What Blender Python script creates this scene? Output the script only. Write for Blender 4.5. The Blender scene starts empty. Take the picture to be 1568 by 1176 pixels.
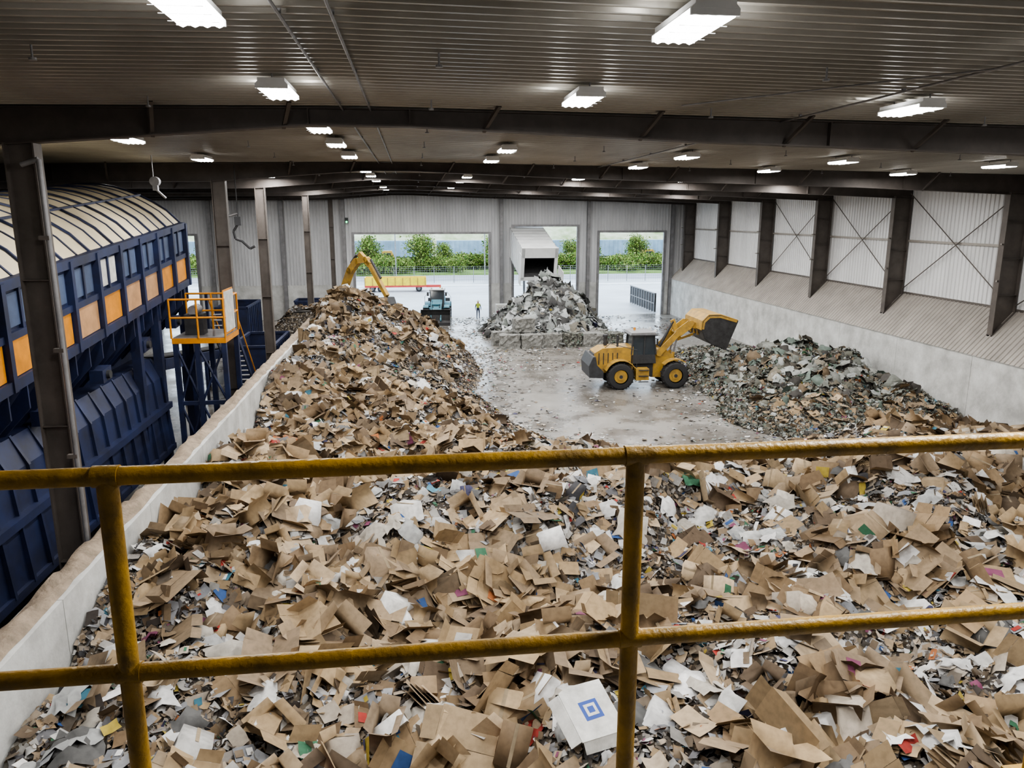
import bpy, math, random
import numpy as np
from mathutils import Vector, Matrix
random.seed(7); rng=np.random.default_rng(11)
scene=bpy.context.scene
CH=10.3  # camera height above tipping floor

# ------------------------------------------------------------ materials
def mat(name,col,rough=.7,metal=0.,var=.25,scale=2.,bump=0.,bscale=20.,dark=None,spec=.5,stretch=None):
    m=bpy.data.materials.new(name); m.use_nodes=True
    nt=m.node_tree; b=nt.nodes['Principled BSDF']
    b.inputs['Roughness'].default_value=rough; b.inputs['Metallic'].default_value=metal
    b.inputs['Specular IOR Level'].default_value=spec
    tc=nt.nodes.new('ShaderNodeTexCoord'); mp=nt.nodes.new('ShaderNodeMapping')
    nt.links.new(tc.outputs['Object'],mp.inputs[0])
    if stretch: mp.inputs['Scale'].default_value=stretch
    n=nt.nodes.new('ShaderNodeTexNoise'); n.inputs['Scale'].default_value=scale; n.inputs['Detail'].default_value=6
    n.inputs['Roughness'].default_value=.65
    nt.links.new(mp.outputs[0],n.inputs['Vector'])
    r=nt.nodes.new('ShaderNodeValToRGB'); r.color_ramp.elements[0].position=.32; r.color_ramp.elements[1].position=.68
    d=dark if dark else tuple(c*(1-var) for c in col)
    h=tuple(min(1,c*(1+var*.35)) for c in col)
    r.color_ramp.elements[0].color=(*d,1); r.color_ramp.elements[1].color=(*h,1)
    nt.links.new(n.outputs['Fac'],r.inputs[0]); nt.links.new(r.outputs[0],b.inputs['Base Color'])
    if bump>0:
        n2=nt.nodes.new('ShaderNodeTexNoise'); n2.inputs['Scale'].default_value=bscale; n2.inputs['Detail'].default_value=5
        nt.links.new(tc.outputs['Object'],n2.inputs['Vector'])
        bp=nt.nodes.new('ShaderNodeBump'); bp.inputs['Strength'].default_value=bump; bp.inputs['Distance'].default_value=.05
        nt.links.new(n2.outputs['Fac'],bp.inputs['Height']); nt.links.new(bp.outputs[0],b.inputs['Normal'])
    return m
def emis(name,col,s):
    m=bpy.data.materials.new(name); m.use_nodes=True
    b=m.node_tree.nodes['Principled BSDF']; b.inputs['Base Color'].default_value=(*col,1)
    b.inputs['Emission Color'].default_value=(*col,1); b.inputs['Emission Strength'].default_value=s
    m.cycles.emission_sampling='NONE'
    return m
def attr_mat(name,rough=.8,mul=1.):
    m=bpy.data.materials.new(name); m.use_nodes=True; nt=m.node_tree; b=nt.nodes['Principled BSDF']
    a=nt.nodes.new('ShaderNodeAttribute'); a.attribute_name='Col'
    n=nt.nodes.new('ShaderNodeTexNoise'); n.inputs['Scale'].default_value=9; n.inputs['Detail'].default_value=4
    tc=nt.nodes.new('ShaderNodeTexCoord'); nt.links.new(tc.outputs['Object'],n.inputs['Vector'])
    mr=nt.nodes.new('ShaderNodeMapRange'); mr.inputs['From Min'].default_value=.3; mr.inputs['From Max'].default_value=.6
    mr.inputs['To Min'].default_value=.8*mul; mr.inputs['To Max'].default_value=1.06*mul
    nt.links.new(n.outputs['Fac'],mr.inputs['Value'])
    mx=nt.nodes.new('ShaderNodeVectorMath'); mx.operation='SCALE'
    nt.links.new(a.outputs['Color'],mx.inputs[0]); nt.links.new(mr.outputs[0],mx.inputs['Scale'])
    nt.links.new(mx.outputs[0],b.inputs['Base Color']); b.inputs['Roughness'].default_value=rough
    b.inputs['Specular IOR Level'].default_value=.3
    return m
M={}
M['steel']=mat('dark_frame_steel',(.12,.105,.095),.55,.2,.3,1.5)
M['beam']=mat('roof_beam_steel',(.085,.073,.066),.6,.2,.3,1.5)
M['steel2']=mat('grey_steel',(.27,.27,.28),.5,.5,.3,2)
M['ceil']=mat('ceiling_liner_metal',(.38,.365,.33),.34,.4,.25,.25,dark=(.23,.215,.185),stretch=(1,.35,1))
M['wallp']=mat('white_wall_panel',(.72,.73,.74),.5,.1,.18,.5,stretch=(1,1,.2))
M['wallb']=mat('back_wall_panel',(.58,.59,.61),.5,.1,.25,.5,stretch=(1,1,.2))
M['ledge']=mat('ledge_panel',(.36,.335,.305),.5,.3,.22,.8)
M['conc']=mat('push_wall_concrete',(.55,.56,.55),.75,0,.35,.9,bump=.3,bscale=6,dark=(.35,.35,.34))
M['concd']=mat('dusty_concrete',(.30,.24,.18),.9,0,.4,3,bump=.6,bscale=10)
M['yel']=mat('railing_yellow_paint',(.38,.215,.014),.42,0,.3,9,bump=.15,bscale=60,dark=(.17,.10,.015))
M['cat']=mat('machine_yellow',(.43,.255,.035),.5,0,.3,2.5,dark=(.22,.14,.045))
M['byel']=mat('barrier_yellow',(.8,.6,.03),.5)
M['blk']=mat('black_rubber',(.025,.025,.027),.75,0,.3,5)
M['dk']=mat('dark_metal',(.05,.052,.057),.55,.3,.3,4)
M['bucket']=mat('worn_bucket_steel',(.055,.055,.057),.5,.4,.45,3)
M['glass']=mat('cab_glass',(.03,.04,.05),.08,0,.1,1,spec=.9)
M['blue']=mat('blue_machine_paint',(.015,.025,.078),.55,.1,.35,1.2,dark=(.013,.016,.036))
M['bluel']=mat('blue_panel_paint',(.07,.10,.18),.5,.1,.35,1.2)
M['orange']=mat('orange_paint',(.64,.25,.015),.5,0,.3,2)
M['cream']=mat('cream_canopy',(.62,.54,.38),.75,0,.2,.6)
M['fade']=mat('faded_panel',(.48,.27,.13),.6,0,.3,1.6)
M['white']=mat('white_paint',(.75,.77,.78),.45,0,.12,1)
M['red']=mat('red_paint',(.5,.05,.04),.5)
M['teal']=mat('teal_paint',(.12,.3,.38),.5)
M['lens']=emis('lamp_lens',(1,.99,.97),14)
M['green_l']=emis('green_signal',(.1,1,.4),3)
M['hiv']=mat('hi_vis_yellow',(.40,.5,.06),.7)
M['skin']=mat('skin',(.5,.3,.2),.6)
M['navy']=mat('navy_cloth',(.03,.04,.08),.9)
M['lbl']=mat('white_label',(.58,.58,.56),.6,0,.3,4)
M['bark']=mat('bark',(.2,.16,.12),.9)
M['leaf']=attr_mat('leaf',.8,.8)
M['trash']=attr_mat('waste_surface',.75,.93)

# ------------------------------------------------------------ mesh builder
class MB:
    def __init__(s): s.v=[];s.f=[];s.m=[];s.mats=[];s.sm=[];s.M=Matrix.Identity(4)
    def mi(s,m):
        m=M[m] if isinstance(m,str) else m
        if m not in s.mats: s.mats.append(m)
        return s.mats.index(m)
    def add(s,vs,fs,m,smooth=False):
        o=len(s.v); s.v+= [tuple(s.M@Vector(p)) for p in vs]; k=s.mi(m)
        for f in fs: s.f.append([o+i for i in f]); s.m.append(k); s.sm.append(smooth)
    def box(s,c,sz,m,R=None):
        hx,hy,hz=[a/2 for a in sz]
        vs=[Vector((x,y,z)) for x in(-hx,hx) for y in(-hy,hy) for z in(-hz,hz)]
        if R is not None: vs=[R@v for v in vs]
        c=Vector(c); vs=[v+c for v in vs]
        s.add(vs,[(0,1,3,2),(4,6,7,5),(0,4,5,1),(2,3,7,6),(0,2,6,4),(1,5,7,3)],m)
    def b2(s,a,b,m):
        s.box([(a[i]+b[i])/2 for i in range(3)],[abs(b[i]-a[i]) for i in range(3)],m)
    def tube(s,p,q,r,m,n=10,r2=None,cap=True):
        p=Vector(p);q=Vector(q);d=(q-p); 
        if d.length<1e-6:return
        z=d.normalized(); x=z.orthogonal().normalized(); y=z.cross(x); r2=r if r2 is None else r2
        vs=[];
        for i in range(n):
            a=2*math.pi*i/n; e=x*math.cos(a)+y*math.sin(a); vs+= [p+e*r,q+e*r2]
        fs=[(2*i,2*((i+1)%n),2*((i+1)%n)+1,2*i+1) for i in range(n)]
        s.add(vs,fs,m,True)
        if cap: s.add(vs,[tuple(2*i for i in range(n))[::-1],tuple(2*i+1 for i in range(n))],m)
    def path(s,pts,r,m,n=8):
        for a,b in zip(pts[:-1],pts[1:]): s.tube(a,b,r,m,n)
    def beam(s,p,q,w,h,m,up=(0,0,1)):
        p=Vector(p);q=Vector(q);d=q-p;x=d.normalized();u=Vector(up)
        if abs(x.dot(u))>.99:u=Vector((1,0,0))
        y=u.cross(x).normalized();z=x.cross(y)
        R=Matrix((x,y,z)).transposed(); s.box((p+q)/2,(d.length,w,h),m,R)
    def prism(s,poly,y0,y1,m,plane='xz'):
        n=len(poly)
        if plane=='xz': A=[(a,y0,b) for a,b in poly];B=[(a,y1,b) for a,b in poly]
        elif plane=='yz': A=[(y0,a,b) for a,b in poly];B=[(y1,a,b) for a,b in poly]
        else: A=[(a,b,y0) for a,b in poly];B=[(a,b,y1) for a,b in poly]
        s.add(A+B,[tuple(range(n)),tuple(range(n,2*n))[::-1]]+[(i,i+n,(i+1)%n+n,(i+1)%n) for i in range(n)],m)
    def shell(s,line,y0,y1,t,m):
        for a,b in zip(line[:-1],line[1:]):
            s.beam((a[0],(y0+y1)/2,a[1]),(b[0],(y0+y1)/2,b[1]),abs(y1-y0),t,m)
    def ribs(s,axis,a0,a1,b0,b1,c,m,per=.3,dep=.04,sg=1,f=None):
        n=max(1,int(round((a1-a0)/per))); pts=[]
        for i in range(n):
            a=a0+(a1-a0)*i/n; p=(a1-a0)/n
            pts+=[(a,0),(a+p*.62,0),(a+p*.72,1),(a+p*.9,1)]
        pts.append((a1,0)); vs=[];fs=[]
        for a,k in pts:
            cc=c+sg*dep*k
            if axis=='x': vs+=[(a,cc,b0),(a,cc,b1)]
            elif axis=='y': vs+=[(cc,a,b0),(cc,a,b1)]
        for i in range(len(pts)-1): fs.append((2*i,2*i+2,2*i+3,2*i+1))
        s.add(vs,fs,m)
    def obj(s,name,bevel=0,parent=None,loc=None):
        me=bpy.data.meshes.new(name); me.from_pydata(s.v,[],s.f)
        for m in s.mats: me.materials.append(m)
        me.polygons.foreach_set('material_index',s.m); me.polygons.foreach_set('use_smooth',s.sm)
        me.update(); o=bpy.data.objects.new(name,me); scene.collection.objects.link(o)
        if bevel:
            b=o.modifiers.new('b','BEVEL'); b.width=bevel; b.segments=2; b.limit_method='ANGLE'; b.angle_limit=.6
        if parent:o.parent=parent
        return o
def T(x,y,z=0,rz=0): return Matrix.Translation((x,y,z))@Matrix.Rotation(rz,4,'Z')

# ------------------------------------------------------------ room shell
XR=26.5; XP=28.5; YB=78.; XL=-40.; YN=-8.; ZC=12.3; WH=3.65
def zceil(x): return ZC+.12-.012*abs(x+1)
b=MB()
b.box(((XL+XP)/2,(YN+YB)/2,-.15),(XP-XL+.6,YB-YN+.6,.3),'conc')
fl=b.obj('floor')
m=bpy.data.materials.new('wet_tipping_floor'); m.use_nodes=True; nt=m.node_tree; bs=nt.nodes['Principled BSDF']
tc=nt.nodes.new('ShaderNodeTexCoord')
n1=nt.nodes.new('ShaderNodeTexNoise'); n1.inputs['Scale'].default_value=.35; n1.inputs['Detail'].default_value=8; n1.inputs['Roughness'].default_value=.7
n2=nt.nodes.new('ShaderNodeTexNoise'); n2.inputs['Scale'].default_value=3; n2.inputs['Detail'].default_value=6
r1=nt.nodes.new('ShaderNodeValToRGB'); r1.color_ramp.elements[0].color=(.10,.088,.075,1); r1.color_ramp.elements[1].color=(.24,.23,.215,1); r1.color_ramp.elements[0].position=.35; r1.color_ramp.elements[1].position=.65
r2=nt.nodes.new('ShaderNodeValToRGB'); r2.color_ramp.elements[0].color=(.14,)*3+(1,); r2.color_ramp.elements[1].color=(.42,)*3+(1,); r2.color_ramp.elements[0].position=.35; r2.color_ramp.elements[1].position=.65
for n in (n1,n2): nt.links.new(tc.outputs['Object'],n.inputs['Vector'])
nt.links.new(n1.outputs['Fac'],r1.inputs[0]); nt.links.new(n1.outputs['Fac'],r2.inputs[0])
nt.links.new(r1.outputs[0],bs.inputs['Base Color']); nt.links.new(r2.outputs[0],bs.inputs['Roughness'])
bp=nt.nodes.new('ShaderNodeBump'); bp.inputs['Strength'].default_value=.15; nt.links.new(n2.outputs['Fac'],bp.inputs['Height']); nt.links.new(bp.outputs[0],bs.inputs['Normal'])
fl.data.materials.clear(); fl.data.materials.append(m)

b=MB(); per=.3; n=int((YB-YN)/per); vs=[];fs=[];pts=[]
for i in range(n):
    a=YN+i*per; pts+=[(a,0),(a+.2,0),(a+.225,-.045),(a+.275,-.045)]
pts.append((YB,0)); xs=[XL,-1,XP+.1]
for a,k in pts:
    for x in xs: vs.append((x,a,zceil(x)+k))
for i in range(len(pts)-1):
    for j in range(2): q=3*i+j; fs.append((q,q+1,q+4,q+3))
b.add(vs,fs,'ceil')
b.b2((XL-.2,YN-.2,12.75),(XP+.3,YB+.2,12.9),'steel2')
b.obj('ceiling')

b=MB()
for i in range(15):
    y0=YN+i*5.9; b.b2((XR,y0+.02,0),(XP+.4,min(y0+5.9,YB),WH),'conc')
b.obj('wall_right_concrete',0)
b=MB()
b.ribs('y',YN,YB,5.75,12.5,XP,'wallp',.3,.05,-1)
n=int((YB-YN)/.3); vs=[];fs=[]
dn=Vector((-.707,0,.707))*.04
pts=[]
for i in range(n): 
    a=YN+i*.3; pts+=[(a,0),(a+.19,0),(a+.215,1),(a+.27,1)]
pts.append((YB,0))
for a,k in pts: vs+=[(XR-.05+dn.x*k,a,WH+dn.z*k),(XP+dn.x*k,a,5.8+dn.z*k)]
for i in range(len(pts)-1): fs.append((2*i,2*i+2,2*i+3,2*i+1))
b.add(vs,fs,'ledge')
b.b2((XP+.08,YN,5),(XP+.15,YB,12.8),'steel2')
b.b2((XP-.1,YN,5.72),(XP+.02,YB,5.84),'steel')
b.b2((XP-.14,YN,8.7),(XP-.02,YB,8.82),'ledge')
b.obj('wall_right')

doors=[(-24.5,-20.6,8.2),(-5.84,7.59,8.3),(9.92,16.6,9.0),(18.73,25.7,8.4)]
b=MB(); x=XL; segs=[]
for d in doors:
    segs.append((x,d[0])); x=d[1]
segs.append((x,XP))
for a,c in segs:
    b.ribs('x',a,c,3.4,12.6,YB,'wallb',.3,.05,-1)
    b.b2((a,YB-.02,0),(c,YB+.35,3.4),'conc')
    b.b2((a,YB+.06,3.4),(c,YB+.15,12.8),'steel2')
for a,c,h in doors:
    b.ribs('x',a,c,h,12.6,YB,'wallb',.3,.05,-1); b.b2((a,YB+.06,h),(c,YB+.15,12.8),'steel2')
    for xx in (a,c): b.b2((xx-.12,YB-.14,0),(xx+.12,YB+.16,h),'steel2')
    b.b2((a-.12,YB-.14,h),(c+.12,YB+.16,h+.2),'steel2')
b.obj('wall_back')
b=MB(); b.ribs('y',YN,YB,0,12.7,XL,'wallb',.3,.05,1); b.b2((XL-.15,YN,0),(XL-.06,YB,12.8),'steel2'); b.obj('wall_left')
b=MB(); b.ribs('x',XL,XP,0,12.7,YN,'wallb',.3,.05,1); b.b2((XL,YN-.15,0),(XP,YN-.06,12.8),'steel2'); b.obj('wall_front')

# ------------------------------------------------------------ frames
def icol(b,x0,x1,y,z0,z1,m='steel',fw=.32,t=.03):
    b.b2((x0,y-fw/2,z0),(x0+t,y+fw/2,z1),m); b.b2((x1-t,y-fw/2,z0),(x1,y+fw/2,z1),m)
    b.b2((x0+t,y-t/2,z0),(x1-t,y+t/2,z1),m)
frames=[16.5,33.4,42.1,50.7,59.3,68.,76.8]
CD=1.2
for fi,y in enumerate(frames):
    b=MB()
    px=[XL,-25,-8,-2,0,6,12,20,XP-.05]; pd=[.9,.6,.72,.34,.34,.5,.58,.68,.9]
    top=[(x,zceil(x)-.06) for x in px]; bot=[(x,zceil(x)-.06-d) for x,d in zip(px,pd)]
    for i in range(len(px)-1):
        b.prism([top[i],top[i+1],bot[i+1],bot[i]],y-.012,y+.012,'beam')
        for L,dz in((top,-.012),(bot,.012)):
            b.beam((L[i][0],y,L[i][1]+dz),(L[i+1][0],y,L[i+1][1]+dz),.3,.025,'beam')
    for x in (-2.,0,9,15,22,-14,-5): 
        d=np.interp(x,px,pd); b.b2((x-.012,y-.14,zceil(x)-.06-d),(x+.012,y+.14,zceil(x)-.06),'beam')
    for x in (-5,-2.5,1.5,4.8,8,11,17,23,-12):
        d=np.interp(x,px,pd)
        b.beam((x,y,zceil(x)-.06-d),(x+.25,y-.75,zceil(x)-.03),.07,.07,'beam')
    b.obj('roof_beam')
    b=MB(); icol(b,XP-CD,XP-.12,y,4.0,zceil(XP)-.8,'steel',.34,.04)
    b.prism([(XP-CD,4.6),(XP-.15,5.7),(XP-.15,5.2),(XP-CD,4.2)],y-.17,y+.17,'steel')
    for z in (7.2,8.9): b.beam((XP-CD,y,z),(XP-CD-.5,y-.6,z+.02),.06,.06,'ledge')
    for z in (6.5,8.2,9.9): b.b2((XP-CD+.03,y-.16,z),(XP-.15,y+.16,z+.02),'steel')
    b.obj('steel_column')
for y,w,cx in((16.5,.56,-7.42),(33.4,.55,-7.75),(42.1,.5,-7.75),(59.3,.45,-7.75),(76.8,.4,-7.75)):
    b=MB(); icol(b,cx-w/2,cx+w/2,y,0,zceil(-8)-.72,'steel',.34,.03)
    b.b2((cx-w/2-.0,y-.25,0),(cx+w/2+.0,y+.25,.04),'steel')
    for z in(3,6,9): b.b2((cx-w/2+.03,y-.16,z),(cx+w/2-.03,y+.16,z+.02),'steel')
    b.obj('steel_column')
for x in (8.75,17.65,26.4,-6.7,-12.5,-19.2,-27):
    b=MB(); b.b2((x-.16,YB-.36,0),(x+.16,YB-.33,12.2),'steel2'); b.b2((x-.015,YB-.33,0),(x+.015,YB-.06,12.2),'steel2'); b.b2((x-.16,YB-.09,0),(x+.16,YB-.06,12.2),'steel2')
    b.obj('wall_post')
for y0,y1 in((33.4,42.1),(50.7,59.3),(24.7,33.4),(42.1,50.7)):
    b=MB(); b.tube((XP-.3,y0+.2,6),(XP-.3,y1-.2,11.4),.028,'steel',6); b.tube((XP-.22,y0+.2,11.4),(XP-.22,y1-.2,6),.028,'steel',6)
    b.obj('brace_rods')
b=MB()
for x in(-.78,-1.32,7.9): 
    b.tube((x,YN,zceil(x)-.1),(x,YB-.5,zceil(x)-.1),.02,'steel2',6)
    for k in range(22): b.b2((x-.03,2+k*3.4,zceil(x)-.1),(x+.03,2.04+k*3.4,zceil(x)-.05),'steel2')
b.tube((7.9,10.2,zceil(8)-.1),(5,14.5,zceil(5)-.1),.015,'steel2',6)
b.obj('ceiling_conduit')
b=MB()
for x in (-4.6,.4,5.8,11.6,17.5,23.5):
    for y in np.arange(6.5,76,4.3):
        z=zceil(x)-.05; b.tube((x,y,z),(x,y,z-.15),.015,'steel2',6); b.tube((x,y,z-.15),(x,y,z-.18),.05,'steel2',8)
b.obj('sprinkler_heads')

# ------------------------------------------------------------ light fixtures
b=MB()
b.b2((-.2,-.62,-.05),(.2,.62,0),'white')
b.prism([(-.2,-.05),(.2,-.05),(.24,-.09),(-.24,-.09)],-.62,.62,'white')
for i in range(4):
    xx=-.175+i*.117; b.tube((xx,-.58,-.125),(xx,.58,-.125),.045,'lens',8)
for s in(-1,1): b.b2((-.24,s*.6-.015,-.15),(.24,s*.6+.015,-.09),'white')
for k in(-.3,0,.3): b.b2((-.24,k-.006,-.178),(.24,k+.006,-.172),'white')
for s in(-1,1): b.tube((0,s*.5,0),(0,s*.5,.08),.012,'steel2',6)
fx=b.obj('ceiling_light'); fme=fx.data
ld=bpy.data.lights.new('lamp_glow','AREA'); ld.shape='RECTANGLE'; ld.size=.44; ld.size_y=1.15; ld.energy=285; ld.color=(1,.975,.94)
pl_=bpy.data.lights.new('added_ceiling_glow','POINT'); pl_.energy=11; pl_.shadow_soft_size=.12; pl_.color=(1,.98,.95)  # extra point light, added beside near fixtures to brighten the ceiling
first=True
pos=[(-2.05,18.7),(-7.1,21.4),(-2.05,22.7),(-2.05,27.3),(2.85,23.7),(2.85,28.4),(8.8,24.8),(8.8,30.3),(14.5,25.4),(14.5,31),(20.6,25.8),(20.6,31.3),(-7.1,28.5)]
for y in (2.4,8.05,13.2,36.5,41,47,53,58,64,70):
    for x in (-7.1,-2.05,2.85,8.7,14.5,20.6):
        if x==-7.1 and y in (8.05,13.2): continue
        if y==2.4 and x in(-2.05,14.5): continue
        pos.append((x,y))
for y in (22,38,54,70):
    for x in (-13.5,-24): pos.append((x,y))
for x,y in pos:
    o=fx if first else bpy.data.objects.new('ceiling_light',fme)
    if not first: scene.collection.objects.link(o)
    first=False; o.location=(x,y,zceil(x)-.12)
    l=bpy.data.objects.new('lamp_glow',ld); scene.collection.objects.link(l); l.parent=o; l.location=(0,0,-.19)
    if y<16 and x>-8:
        for s in(-1,1):
            l=bpy.data.objects.new('added_ceiling_glow',pl_); scene.collection.objects.link(l); l.parent=o; l.location=(s*.42,0,-.2)

# ------------------------------------------------------------ push wall left
b=MB()
for i in range(10):
    y0=4+i*4.65; b.b2((-6.85,y0+.02,0),(-6.3,y0+4.65,WH),'conc')
b.obj('push_wall')

# ------------------------------------------------------------ noise and heights
G={}
def vn(x,y,sc,seed):
    if seed not in G: G[seed]=np.random.default_rng(seed).random((256,256))
    g=G[seed]; x=np.asarray(x)/sc+100.3; y=np.asarray(y)/sc+100.7
    xi=np.floor(x).astype(int); yi=np.floor(y).astype(int); fx=x-xi; fy=y-yi
    fx=fx*fx*(3-2*fx); fy=fy*fy*(3-2*fy)
    a=g[xi%256,yi%256];b_=g[(xi+1)%256,yi%256];c=g[xi%256,(yi+1)%256];d=g[(xi+1)%256,(yi+1)%256]
    return (a*(1-fx)+b_*fx)*(1-fy)+(c*(1-fx)+d*fx)*fy-.5
b=MB(); vs=[];fs=[]; N=230
for i in range(N+1):
    y=4+46.4*i/N
    for j,(x,k) in enumerate(((-6.86,0),(-6.78,1),(-6.62,1),(-6.5,1),(-6.4,0))): vs.append((x+float(vn(x*7,y,.5,31))*.09,y,WH+.005+k*max(.01,.07+.2*float(vn(x*3,y,.45,32)))))
for i in range(N):
    for j in range(4): q=i*5+j; fs.append((q,q+1,q+6,q+5))
b.add(vs,fs,'concd',True); b.obj('dirt_crust')
def sst(t): t=np.clip(t,0,1); return t*t*(3-2*t)
def near_h(x,y):
    yb=np.interp(x,[-6,1,4,6,8,13,16,18,22,27],[38,37,35,33.2,31.6,31,31.4,33,33,31.5])
    t=np.clip(yb-y,0,99)
    h=np.minimum(.24*t,2.6); h=np.where(h>2.0,2.0+.6*(1-np.exp(-(h-2.0)/.6)),h)
    h=h+ .7*np.exp(-(((x-2.6)/4)**2+((y-18.5)/2.2)**2)) +.6*np.exp(-(((x-10.5)/3.5)**2+((y-16.)/2.)**2))+.75*np.exp(-(((x-18.8)/3.6)**2+((y-27.6)/2.6)**2))
    h=h-.8*np.exp(-(((x-3)/4)**2+((y-14.6)/1.8)**2))-.5*np.exp(-(((x-9)/3)**2+((y-12)/2.)**2))
    h=h+.45*np.exp(-(((x+4.5)/2)**2+((y-17)/8)**2))
    return np.clip(h,0,9)
def ridge_h(x,y):
    hc=np.interp(y,[5,25,33,40,46,51,56,60,64],[2.7,2.7,3.2,3.7,4.5,5.3,5.0,3.3,0])
    xf=np.interp(y,[25,33,36,44,50,56,62,64],[7,6.4,5.0,3.3,4.3,4.0,2.6,-3.])
    cx=np.interp(y,[5,38,46,64],[-6.3,-6.2,-4.8,-4.4])
    u=(x-cx)/(xf-cx)
    r=hc*np.clip(1-u,0,1)**.9
    l=hc-.55*(cx-x)
    h=np.where(u<0,l,r); return np.where((y>24)&(y<64.5),np.clip(h,0,9),0)*sst((y-24)/8)
def right_h(x,y):
    def bump(cx,cy,rx,ry,h):
        d=np.sqrt(((x-cx)/rx)**2+((y-cy)/ry)**2); return h*np.clip(1-d**1.3,0,1)
    return np.maximum.reduce([bump(22.6,42.5,6.,10.5,2.35),bump(25.3,37,4,5.5,1.6),bump(22.5,52,4,5,.9),bump(20.5,36.5,5,5,1.1),bump(20.2,46,3,3.2,1.7),bump(24.6,41,2.2,2.6,2.5)])
def film_h(x,y):
    d=np.sqrt(((x-11.3)/5.1)**2+((y-66.2)/6.8)**2); return 4.3*np.clip(1-d**1.15,0,1)
def H(x,y):
    x=np.asarray(x,float);y=np.asarray(y,float)
    nh=near_h(x,y); h=np.maximum.reduce([nh,ridge_h(x,y),right_h(x,y),film_h(x,y)])
    l=.95*vn(x,y,3.8,1)+.8*vn(x,y,1.5,2)+.45*vn(x,y,.65,3)
    amp=np.where((y>23)&(y<34.5)&(x>2),.5,1.); amp=np.where((y>58)&(x>5)&(x<17),1.5,amp)
    h=h+l*amp*np.clip(h/1.5,0,1)
    return np.clip(h,0,9)
def surf(x0,x1,y0,y1,st):
    nx=int((x1-x0)/st)+1; ny=int((y1-y0)/st)+1
    X,Y=np.meshgrid(np.linspace(x0,x1,nx),np.linspace(y0,y1,ny)); Z=H(X,Y)-.04
    v=np.stack([X,Y,Z],-1).reshape(-1,3)
    idx=np.arange(nx*ny).reshape(ny,nx)
    q=np.stack([idx[:-1,:-1],idx[:-1,1:],idx[1:,1:],idx[1:,:-1]],-1).reshape(-1,4)
    return v,q[(v[q][:,:,2].max(1)>0.0)]
def npmesh(name,V,loops,starts,cols,mats,nbase=0):
    me=bpy.data.meshes.new(name); me.vertices.add(len(V)); me.vertices.foreach_set('co',V.astype(np.float32).ravel())
    me.loops.add(len(loops)); me.loops.foreach_set('vertex_index',loops.astype(np.int32))
    me.polygons.add(len(starts)); me.polygons.foreach_set('loop_start',starts.astype(np.int32))
    if nbase:
        mi=np.zeros(len(starts),np.int32); mi[-nbase:]=1; me.polygons.foreach_set('material_index',mi)
    me.update(calc_edges=True)
    if cols is not None:
        ca=me.color_attributes.new('Col','FLOAT_COLOR','POINT'); c4=np.ones((len(V),4),np.float32); c4[:,:3]=cols; ca.data.foreach_set('color',c4.ravel())
    for m in mats: me.materials.append(m)
    o=bpy.data.objects.new(name,me); scene.collection.objects.link(o); return o
def litter(name,stops,sc=7.):
    m=bpy.data.materials.new(name); m.use_nodes=True; nt=m.node_tree; b=nt.nodes['Principled BSDF']; b.inputs['Roughness'].default_value=.85
    tc=nt.nodes.new('ShaderNodeTexCoord'); v=nt.nodes.new('ShaderNodeTexVoronoi'); v.inputs['Scale'].default_value=sc
    nt.links.new(tc.outputs['Object'],v.inputs['Vector'])
    s=nt.nodes.new('ShaderNodeSeparateColor'); nt.links.new(v.outputs['Color'],s.inputs[0])
    r=nt.nodes.new('ShaderNodeValToRGB'); r.color_ramp.interpolation='CONSTANT'
    while len(r.color_ramp.elements)<len(stops): r.color_ramp.elements.new(.5)
    for e,(p,c) in zip(r.color_ramp.elements,stops): e.position=p; e.color=(*c,1)
    nt.links.new(s.outputs[0],r.inputs[0]); nt.links.new(r.outputs[0],b.inputs['Base Color'])
    bp=nt.nodes.new('ShaderNodeBump'); bp.inputs['Strength'].default_value=.9; bp.inputs['Distance'].default_value=.1
    nt.links.new(s.outputs[1],bp.inputs['Height']); nt.links.new(bp.outputs[0],b.inputs['Normal'])
    return m
L1=litter('shaded_paper_litter',[(0,(.035,.028,.023)),(.35,(.11,.09,.065)),(.55,(.18,.15,.11)),(.7,(.06,.05,.042)),(.84,(.27,.25,.22)),(.95,(.4,.39,.37))],14.)  # litter colours under the pile, darkened to paint shadow between the pieces
L2=litter('fine_mixed_litter',[(0,(.05,.05,.045)),(.3,(.12,.12,.10)),(.5,(.19,.20,.17)),(.7,(.08,.075,.065)),(.85,(.30,.31,.30)),(.95,(.12,.18,.14))],9.)

card=np.array([(.34,.25,.15),(.28,.20,.12),(.41,.31,.195),(.20,.14,.085),(.31,.235,.155),(.13,.095,.065),(.46,.36,.245),(.25,.19,.13),(.36,.265,.16)])
paper=np.array([(.58,.575,.56),(.44,.43,.41),(.28,.27,.255),(.72,.72,.72),(.36,.31,.26),(.19,.17,.15),(.10,.092,.085),(.42,.37,.31),(.20,.155,.11),(.32,.33,.35),(.065,.055,.05),(.22,.23,.25)])
psmall=np.array([(.55,.545,.53),(.40,.39,.37),(.26,.24,.22),(.33,.27,.21),(.17,.145,.12),(.09,.08,.07),(.36,.30,.23),(.21,.16,.11),(.27,.27,.28),(.06,.05,.045),(.15,.12,.09),(.28,.215,.15),(.13,.13,.14)])
acc=np.array([(.36,.05,.04),(.05,.11,.28),(.06,.17,.10),(.42,.33,.07),(.08,.22,.30),(.22,.07,.13),(.4,.15,.06),(.07,.07,.14),(.04,.04,.045)])
film=np.array([(.42,.44,.44),(.30,.32,.32),(.54,.56,.57),(.18,.19,.19),(.11,.115,.115),(.33,.36,.34),(.22,.25,.23)])
filmd=np.array([(.36,.38,.38),(.22,.235,.23),(.52,.54,.55),(.14,.145,.145),(.08,.08,.08),(.28,.31,.29),(.2,.19,.16)])
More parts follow.
